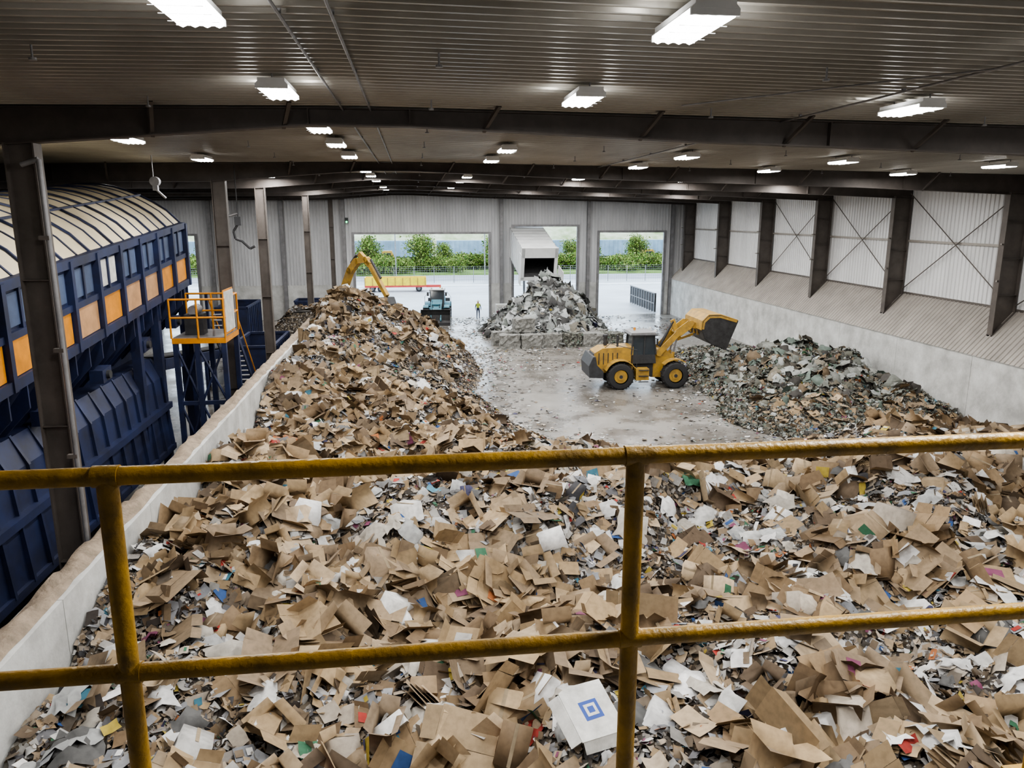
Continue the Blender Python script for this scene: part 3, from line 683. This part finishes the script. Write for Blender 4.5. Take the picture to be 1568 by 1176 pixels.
# film bales
def bale(b,x,y,z,rz,sz=(1.6,1.1,1.05)):
    R=Matrix.Rotation(rz,3,'Z'); nx,ny,nz=7,5,5
    b.M=Matrix.Identity(4); vs=[];ix={}
    def vid(i,j,k):
        key=(i,j,k)
        if key not in ix:
            p=Vector(((i/nx-.5)*sz[0],(j/ny-.5)*sz[1],(k/nz)*sz[2])); p+=Vector((random.uniform(-.07,.07),random.uniform(-.07,.07),random.uniform(-.05,.05) if k else 0)); p=R@p+Vector((x,y,z)); ix[key]=len(vs); vs.append(p)
        return ix[key]
    fs=[]
    for i in range(nx):
        for j in range(ny): fs+=[(vid(i,j,0),vid(i,j+1,0),vid(i+1,j+1,0),vid(i+1,j,0)),(vid(i,j,nz),vid(i+1,j,nz),vid(i+1,j+1,nz),vid(i,j+1,nz))]
    for i in range(nx):
        for k in range(nz): fs+=[(vid(i,0,k),vid(i+1,0,k),vid(i+1,0,k+1),vid(i,0,k+1)),(vid(i,ny,k),vid(i,ny,k+1),vid(i+1,ny,k+1),vid(i+1,ny,k))]
    for j in range(ny):
        for k in range(nz): fs+=[(vid(0,j,k),vid(0,j,k+1),vid(0,j+1,k+1),vid(0,j+1,k)),(vid(nx,j,k),vid(nx,j+1,k),vid(nx,j+1,k+1),vid(nx,j,k+1))]
    b.add(vs,fs,L2 if random.random()<.5 else 'bale')
M['bale']=mat('bale_film',(.24,.24,.225),.6,0,.6,6,bump=.8,bscale=14)
b=MB()
for i in range(6): bale(b,7.3+i*1.65,59.3+random.uniform(-.3,.3),0,random.uniform(-.1,.1))
for i in range(3): bale(b,6.9+i*1.1,60.9+i*.2,0,random.uniform(-.3,.3))
bale(b,8.6,60.6,1.05,.2); bale(b,14.6,61,0,.5)
b.obj('plastic_bales')
b=MB(); b.b2((7.4,72,0),(9.2,73.1,1.0),'conc'); b.b2((7.6,72.1,1.0),(9.0,73.0,1.9),'conc'); b.obj('concrete_blocks',.03)

# ------------------------------------------------------------ big inclined screen on the left
b=MB(); X1=-9.6; X2=-16.6
zb=lambda y:6.3+(y-19)*.078
Y0,Y1=4.,34.3
def bar(y0,y1,x0,x1,dz0,dz1,m):
    v=[]
    for y in(y0,y1):
        for x in(x0,x1):
            for d in(dz0,dz1): v.append((x,y,zb(y)+d))
    b.add(v,[(0,1,3,2),(4,6,7,5),(0,4,5,1),(2,3,7,6),(0,2,6,4),(1,5,7,3)],m)
bar(Y0,Y1,X1-.1,X1+.0,0,2.35,'blue'); bar(Y0,Y1,X2,X2+.1,0,2.35,'blue')
for d0,d1,e in((-.15,.12,.16),(1.02,1.2,.12),(2.2,2.45,.16)): bar(Y0,Y1,X1-.1,X1+e,d0,d1,'blue')
ys=np.arange(Y1,Y0,-1.9)
for i,y in enumerate(ys):
    bar(y-.09,y+.09,X1,X1+.2,-.15,2.4,'blue')
    if y-1.9>Y0:
        bar(y-1.75,y-.15,X1,X1+.07,.14,1.02,'orange' if i not in(2,3,5) else 'fade')
        bar(y-1.65,y-.25,X1,X1+.05,1.3,2.1,'bluel' if i not in(4,) else 'lbl')
        bar(y-1.0,y-.9,X1,X1+.1,1.2,2.2,'blue')
n=14; arc=[(X1-.05-(X1-X2-.1)*i/n, 2.4+1.55*math.sin(math.pi*i/n)**.75) for i in range(n+1)]
for j in range(len(ys)-1):
    y0,y1=ys[j+1],ys[j]; vs=[];fs=[]
    for y,sg in((y0,0),((y0+y1)/2,.06),(y1,0)):
        for x,d in arc: vs.append((x,y,zb(y)+d+sg))
    for r in range(2):
        for i in range(n): q=r*(n+1)+i; fs.append((q,q+1,q+n+2,q+n+1))
    b.add(vs,fs,'cream',True)
for y in list(ys)+list(ys-.95):
    for p,q in zip(arc[:-1],arc[1:]): b.beam((p[0],y,zb(y)+p[1]+.05),(q[0],y,zb(q[0]*0+y)+q[1]+.05),.06,.09,'blue',up=(0,1,0))
for i in(3,):
    x,d=arc[i]; bar(ys[-1],Y1,x-.04,x+.04,d+.03,d+.1,'blue')
vs=[(x,Y1+.02,zb(Y1)+d) for x,d in arc]+[(X2,Y1+.02,zb(Y1)),(X1,Y1+.02,zb(Y1))]; b.add(vs,[tuple(range(len(vs)))],'blue')
vs=[(X1,Y0,zb(Y0)-.1),(X1,Y1,zb(Y1)-.1),(X1-1.3,Y1,zb(Y1)-2.0),(X1-1.3,Y0,zb(Y0)-2.0)]; b.add(vs,[(0,1,2,3)],'blue')
for y in np.arange(Y1-.3,Y0,-.95):
    z=zb(y); b.prism([(X1+.12,z-.1),(X1-1.3,z-2.0),(X1-1.05,z-2.0),(X1+.12,z-.75)],y-.03,y+.03,'blue')
bar(Y0,Y1-1,X1-1.4,X1-1.1,-2.4,-1.95,'blue')
bar(Y0,Y1-1,X1-.6,X1-.4,-1.15,-1.0,'blue')
for y in np.arange(Y1-2,Y0,-3.8): bar(y-.35,y+.35,X1-.3,X1+.1,-1.5,-1.1,'blue'); b.tube((X1-.1,y,zb(y)-1.3),(X1+.2,y,zb(y)-1.3),.13,'dk',12)
b.prism([(X1-.4,4.9),(X1-.1,4.2),(X1+.1,1.5),(X1-3,1.5),(X1-3,4.9)],9,30.3,'blue')
for y in np.arange(9.2,30.3,.95): b.prism([(X1-.4,4.95),(X1-.02,4.2),(X1+.22,1.5),(X1+.1,1.5),(X1-.1,4.2)],y-.05,y+.05,'blue')
for z0 in(1.35,3.0): b.b2((X1-.1,9,z0),(X1+.2,30.3,z0+.22),'blue')
for y in (10,16,22,28,30.2,33.8):
    for x in(X1-.1,X2+.2): b.b2((x-.15,y-.15,0),(x+.15,y+.15,zb(y)),'blue')
b.obj('inclined_trommel_screen')

# orange access platform
b=MB(); px0,px1,y0,y1,z=-9.3,-7.3,30.6,32.9,5.7
b.b2((px0,y0,z-.3),(px1,y1,z-.1),'orange'); b.b2((px0+.05,y0+.05,z-.1),(px1-.05,y1-.05,z-.06),'steel2')
for zz in(.7,1.4): b.path([(px0,y0,z+zz),(px1,y0,z+zz),(px1,y1,z+zz),(px0,y1,z+zz)],.04,'orange',8)
for x in np.linspace(px0,px1,3): 
    for y in(y0,y1): b.tube((x,y,z-.1),(x,y,z+1.4),.04,'orange',8)
b.tube((px1,(y0+y1)/2,z),(px1,(y0+y1)/2,z+1.4),.04,'orange',8)
b.b2((px1+.01,y0+.15,z+.1),(px1+.04,y0+1.6,z+1.65),'lbl'); b.b2((px1-.02,y0+.08,z),(px1+.01,y0+1.67,z+1.72),'orange')
b.box((-8.6,31.5,z+.35),(.7,.6,.8),'dk'); b.tube((-8.6,31.2,z+.9),(-8.6,31.9,z+.9),.2,'steel2',12)
for x in(px0+.1,-8.4,px1-.1):
    for y in(y0+.1,y1-.1): b.b2((x-.09,y-.09,0),(x+.09,y+.09,z-.3),'blue')
for (xa,xb) in((px0+.1,-8.4),(-8.4,px1-.1)):
    for za,zc in((.5,3),(3,5.3)): b.tube((xa,y0+.1,za),(xb,y0+.1,zc),.05,'blue',6);b.tube((xb,y0+.1,za),(xa,y0+.1,zc),.05,'blue',6)
    b.b2((xa,y0+.05,2.95),(xb,y0+.15,3.1),'blue')
b.obj('access_platform')
b=MB()
for k in range(20): b.b2((-9.2,36+k*.27,5.8-k*.29),(-8.3,36.26+k*.27,5.84-k*.29),'steel2')
for x in(-9.25,-8.25): b.beam((x,35.9,5.75),(x,41.4,0.1),.05,.25,'blue'); b.beam((x,35.9,6.8),(x,41.4,1.1),.05,.05,'orange')
for x in(-9.25,-8.25): b.b2((x-.06,35.8,0),(x+.06,35.95,6.8),'blue')
b.obj('steel_staircase')
b=MB(); b.beam((-12,36,3.6),(-12,56,1.0),1.4,.5,'blue'); 
for y,z in((38,3.1),(43,2.4),(48,1.8),(54,1.1)):
    for x in(-12.6,-11.4): b.b2((x-.07,y-.07,0),(x+.07,y+.07,z),'blue')
b.beam((-12,36,3.95),(-12,56,1.35),1.1,.06,'blk'); b.obj('conveyor')
def rolloff(x,y,rz,l=5.5,h=2.4):
    b=MB(); b.M=T(x,y,0,rz); w=2.4
    for s in(-1,1): b.b2((s*w/2-.03,-l/2,.2),(s*w/2+.03,l/2,h),'blue'); b.b2((-w/2,s*l/2-.03,.2),(w/2,s*l/2+.03,h),'blue')
    b.b2((-w/2,-l/2,.2),(w/2,l/2,.28),'blue')
    for k in range(8): 
        for s in(-1,1): b.b2((s*(w/2+.06)-.05,-l/2+.2+k*(l-.4)/7-.05,.2),(s*(w/2+.06)+.05,-l/2+.2+k*(l-.4)/7+.05,h-.1),'blue')
    for s in(-1,1): b.b2((s*w/2-.09,-l/2,h-.1),(s*w/2+.09,l/2,h+.05),'blue'); b.b2((s*.5-.08,-l/2,0),(s*.5+.08,l/2,.2),'dk')
    for s in(-1,1): b.b2((-w/2,s*l/2-.08,h-.1),(w/2,s*l/2+.08,h+.05),'blue')
    b.obj('rolloff_container')
rolloff(-9.3,47.5,0,5.5,2.9); rolloff(-8.9,72,math.pi/2,3.6,2.6); rolloff(-14.5,66,0,5.5,3.0)
b=MB(); b.tube((-6.98,16.1,.2),(-6.98,16.1,11.3),.05,'steel2',10)
for z in np.arange(1,11,2.2): b.b2((-7.14,16.05,z),(-6.95,16.15,z+.08),'steel')
b.tube((-7.3,16.1,11.2),(-6.98,16.1,11.3),.05,'steel2',8); b.obj('downpipe')
b=MB(); b.tube((-7.0,32.9,12.2),(-7.0,32.9,9.9),.025,'dk',6); b.path([(-7.0,32.9,9.9),(-7.2,32.9,9.6),(-7.15,32.9,9.3),(-6.9,32.9,9.2),(-6.6,32.9,8.9),(-6.4,32.9,9.0)],.05,'dk',8)
b.tube((-7.35,32.9,10.2),(-7.0,32.9,10.3),.05,'steel2',8); b.box((-7.0,32.9,10.0),(.25,.2,.35),'dk'); b.obj('hoist_hook')
b=MB(); b.tube((-8.6,28,12.2),(-8.6,28,11.5),.02,'steel2',6); b.tube((-8.55,27.9,11.35),(-8.55,28.1,11.35),.16,'steel2',12); b.box((-8.55,28,11.2),(.16,.14,.3),'steel2'); b.tube((-8.55,28,11.1),(-8.25,28,10.8),.04,'steel2',6); b.obj('pulley_block')
b=MB(); b.b2((-6.5,77.5,9.4),(-6.2,77.6,9.9),'dk'); b.tube((-6.35,77.5,9.5),(-6.35,77.42,9.5),.1,'green_l',12); b.obj('signal_light')

b=MB(); z=float(H(2.4,9.75))+.36
R=Matrix.Rotation(math.radians(22),4,'X')@Matrix.Rotation(math.radians(8),4,'Y')@Matrix.Rotation(math.radians(18),4,'Z')
b.M=Matrix.Translation((2.4,9.75,z))@R
M['pblue']=mat('print_blue',(.03,.08,.35),.6)
b.prism([(-.38,-.42),(.3,-.44),(.36,-.3),(.38,.42),(-.2,.44),(-.36,.38)],-.015,0,'lbl','xy')
b.b2((-.15,-.15,0),(.15,.15,.004),'pblue'); b.b2((-.095,-.095,.004),(.095,.095,.007),'lbl'); b.b2((-.05,-.05,.007),(.05,.05,.01),'pblue')
b.prism([(-.38,-.01),(-.36,-.01),(-.5,-.12),(-.52,-.12)],-.4,.36,'lbl'); b.add([(-.36,-.42,-.01),(.3,-.44,-.01),(.28,-.56,-.16),(-.34,-.54,-.14)],[(0,1,2,3)],'lbl')
b.obj('printed_carton')

# ------------------------------------------------------------ worker
def person(x,y,rz):
    pts=dict(pel=(0,0,.98),sp=(0,.01,1.2),ch=(0,.0,1.42),nk=(0,0,1.54),hd=(0,-.01,1.68),ht=(0,-.01,1.78),
     hl=(.1,0,.93),kl=(.12,-.02,.52),al=(.13,0,.09),tl=(.14,-.16,.05),hr=(-.1,0,.93),kr=(-.12,-.02,.52),ar=(-.13,0,.09),tr=(-.14,-.16,.05),
     sl=(.19,0,1.44),el=(.27,.0,1.16),wl=(.28,-.08,.92),fl=(.28,-.11,.82),sr=(-.19,0,1.44),er=(-.27,.0,1.16),wr=(-.28,-.08,.92),fr=(-.28,-.11,.82))
    rad=dict(pel=.15,sp=.14,ch=.17,nk=.06,hd=.1,ht=.08,hl=.1,kl=.065,al=.05,tl=.04,hr=.1,kr=.065,ar=.05,tr=.04,sl=.08,el=.05,wl=.035,fl=.03,sr=.08,er=.05,wr=.035,fr=.03)
    ks=list(pts); E=[('pel','sp'),('sp','ch'),('ch','nk'),('nk','hd'),('hd','ht'),('pel','hl'),('hl','kl'),('kl','al'),('al','tl'),('pel','hr'),('hr','kr'),('kr','ar'),('ar','tr'),('ch','sl'),('sl','el'),('el','wl'),('wl','fl'),('ch','sr'),('sr','er'),('er','wr'),('wr','fr')]
    me=bpy.data.meshes.new('worker'); me.from_pydata([pts[k] for k in ks],[(ks.index(a),ks.index(c)) for a,c in E],[])
    me.materials.append(M['hiv']); o=bpy.data.objects.new('worker',me); scene.collection.objects.link(o)
    bpy.context.view_layer.objects.active=o; sk=o.modifiers.new('s','SKIN')
    for i,k in enumerate(ks): me.skin_vertices[0].data[i].radius=(rad[k],rad[k]*.85)
    me.skin_vertices[0].data[0].use_root=True
    ss=o.modifiers.new('ss','SUBSURF'); ss.levels=2; ss.render_levels=2
    o.matrix_world=T(x,y,0,rz)
    dg=bpy.context.evaluated_depsgraph_get(); ev=bpy.data.meshes.new_from_object(o.evaluated_get(dg)); o.modifiers.clear(); o.data=ev; ev.name='worker'
    ev.materials.clear()
    for k in('hiv','navy','skin','orange'): ev.materials.append(M[k])
    for p in ev.polygons:
        z=p.center.z; ax=abs(p.center.x)
        p.material_index=1 if z<1.1 and ax<.22 else 2 if (1.53<z<1.72 or (z<.93 and ax>.22)) else 3 if z>=1.72 else (1 if ax>.21 else 0)
        p.use_smooth=True
    b=MB(); b.M=T(x,y,0,rz)
    b.tube((0,-.01,1.72),(0,-.01,1.76),.15,'white',16); b.tube((0,-.01,1.76),(0,-.01,1.86),.125,'white',16,.07)
    h=b.obj('hard_hat'); h.parent=o; h.matrix_parent_inverse=o.matrix_world.inverted()
person(6.25,76.6,.2)

# ------------------------------------------------------------ outdoors
b=MB(); b.b2((-260,YB+.3,-.3),(320,500,-.02),mat('yard_concrete',(.42,.44,.47),.45,0,.3,.12)); b.obj('ground')
b=MB(); b.b2((-150,133,-.02),(220,150,.25),mat('grass_verge',(.16,.26,.045),.9,0,.5,.5)); b.obj('grass_verge')
b=MB(); b.b2((-150,112,-.02),(220,113,.12),'white'); b.b2((-150,122,-.02),(220,131,.02),mat('asphalt',(.28,.29,.32),.8,0,.2,.3)); b.obj('kerb')
b=MB()
for x in np.arange(-60,110,3.): b.tube((x,118,0),(x,118,2.4),.05,'steel2',6)
for z in np.arange(.2,2.5,.28): b.tube((-60,118,z),(110,118,z),.018,'steel2',4)
for x in np.arange(-60,110,.35): b.tube((x,118,0),(x,118,2.4),.01,'steel2',3,cap=False)
b.obj('chain_link_fence')
def leaves(n,r,h,cols,lowf=.55):
    pl=Pile(); c=rng.normal(0,1,(22,3)); c/=np.linalg.norm(c,axis=1,keepdims=True); c*=np.array([r*.7,r*.7,h*.36])*rng.uniform(.4,1,(22,1)); c[:,2]+=h*lowf
    P=c[rng.integers(0,22,n)]+rng.normal(0,1,(n,3))*np.array([r*.2,r*.2,h*.09]); P[:,2]=np.clip(P[:,2],.1,h)
    d=rng.normal(0,.13,(n,4,3)); V=P[:,None,:]+d; pl.push(V,np.array([(0,1,2,3)]),cols[rng.integers(0,len(cols),n)]*rng.uniform(.6,1.2,(n,1))); return pl,P
gcol=np.array([(.20,.33,.05),(.30,.42,.08),(.12,.24,.05),(.38,.46,.12),(.26,.28,.10)])
tm=[]
for k,(r,h,n,lf) in enumerate(((3.2,7.4,3200,.58),(3.6,3.6,3400,.45),(2.6,6.0,2000,.6),(4.,3.0,3400,.42))):
    pl,P=leaves(n,r,h,gcol,lf); nm='tree' if k in(0,2) else 'shrub'; o=pl.make(nm,[M['leaf']],False); 
    b=MB(); b.tube((0,0,-.1),(0,0,h*.5),.12,'bark',7,.07)
    for i in range(0,90): q=Vector(P[i]); b.tube((0,0,h*random.uniform(.1,.5)),q,.035,'bark',4,.01)
    t_=b.obj('branches'); t_.parent=o; tm.append((o,t_,nm)); 
used=set()
for i in range(84):
    k=[0,1,3,2,1,3,1,3][i%8]; x=-55+i*1.75+random.uniform(-1.2,1.2); y=random.uniform(135,147)
    if k not in used: o=tm[k][0]; used.add(k)
    else:
        o=bpy.data.objects.new(tm[k][2],tm[k][0].data); scene.collection.objects.link(o)
        c=bpy.data.objects.new('branches',tm[k][1].data); scene.collection.objects.link(c); c.parent=o
    s=random.uniform(.75,1.1); o.location=(x,y,0.25); o.scale=(s,s,s); o.rotation_euler=(0,0,random.uniform(0,6))
fb=mat('freight_blue',(.20,.29,.36),.6,0,.3,.4)
for i in range(12):
    b=MB(); x=-70+i*15.; y=168
    b.b2((x,y,1.2),(x+14,y+3,4.6),fb)
    for k in range(15): b.b2((x+k*.98,y-.08,1.3),(x+k*.98+.15,y,4.5),fb)
    b.b2((x,y+.3,.9),(x+14,y+2.7,1.2),'dk')
    for q in(1.5,3,11,12.5): b.tube((x+q,y+.3,.45),(x+q,y+.5,.45),.45,'dk',14); b.tube((x+q,y+2.5,.45),(x+q,y+2.7,.45),.45,'dk',14)
    b.obj('freight_car')
b=MB(); b.prism([(186,0),(200,6.5),(230,7.8),(238,0)],-200,260,mat('gravel_bank',(.38,.38,.28),.9,0,.5,.25,dark=(.16,.22,.08)),'yz'); b.obj('gravel_embankment')
b=MB(); b.b2((-120,242,0),(-10,262,14),'white'); b.b2((10,245,0),(70,270,12),mat('tan_siding',(.55,.48,.38),.7)); b.b2((85,242,0),(170,262,13),'white')
b.b2((-120,241.8,9),(-10,242,10),'dk'); b.obj('warehouse')
b=MB(); b.M=T(-2.6,106,0,0)
b.b2((-4,-1.2,.6),(4.2,1.2,.85),'red'); b.b2((-4,-1.2,.85),(4.2,-1.1,1.9),'byel'); b.b2((-4,1.1,.85),(4.2,1.2,1.9),'byel'); b.b2((-4,-1.2,.85),(-3.9,1.2,1.9),'byel')
for k in range(9): b.b2((-4+k*1.0,-1.26,.85),(-3.9+k*1.0,-1.2,1.9),'cat')
b.b2((4.2,-.4,.5),(6.2,.4,.8),'red')
for x in(-3,-1.9,3.2): 
    for y in(-.95,.95): wheel(b,x,y,.42,.35,'steel2')
b.obj('flatbed_trailer')
for (x,y) in((-5,155),(48,156)):
    b=MB(); b.M=T(x,y,0,0)@Matrix.Scale(.85,4); b.prism([(-1.4,.6),(-1.4,3.4),(-.9,3.7),(.9,3.7),(1.4,2.4),(1.4,.6)],-1.2,1.2,'cat'); b.b2((-.9,-1.22,2.2),(.7,-1.18,3.2),'glass'); 
    for s in(-1,1): wheel(b,s,-1,.55,.3,'dk'); wheel(b,s,1,.55,.3,'dk')
    b.b2((1.4,-.9,.6),(4.5,.9,1.8),'cat'); wheel(b,3.6,-1,.55,.3,'dk'); wheel(b,3.6,1,.55,.3,'dk'); b.obj('yard_truck')
for x in(-3,12,30): 
    b=MB(); b.tube((x,132,0),(x,132,11),.12,'steel2',8,.07); b.beam((x,132,11),(x+1.8,132,11.2),.1,.1,'steel2'); b.box((x+1.9,132,11.15),(.7,.3,.12),'steel2'); b.obj('street_lamp')
# low barrier running out of the right-hand door
b=MB(); b.M=T(25.3,79.2,0,0)
b.b2((0,0,.1),(.1,9.5,1.9),'dk')
for k in range(11): b.b2((-.06,k*.92,0),(.16,k*.92+.12,2.0),'steel2')
b.b2((-.06,0,1.95),(.16,9.5,2.05),'steel2'); b.b2((-.04,0,.9),(.0,9.5,1.0),'steel2'); b.obj('yard_barrier')

# ------------------------------------------------------------ world, camera
w=bpy.data.worlds.new('World'); scene.world=w; w.use_nodes=True
bg=w.node_tree.nodes['Background']; bg.inputs[0].default_value=(.74,.87,1,1); bg.inputs[1].default_value=4.6
cam=bpy.data.cameras.new('Camera'); co=bpy.data.objects.new('Camera',cam); scene.collection.objects.link(co); scene.camera=co
cam.sensor_width=36; cam.lens=36*1178/1568; cam.clip_end=1000; cam.clip_start=.05
co.location=(0,0,CH); co.rotation_euler=(math.radians(90-12.5),0,math.radians(-7.2))
scene.view_settings.view_transform='AgX'
try: scene.view_settings.look='AgX - Medium High Contrast'
except Exception as e: print(e)
print('OK objects',len(bpy.data.objects))
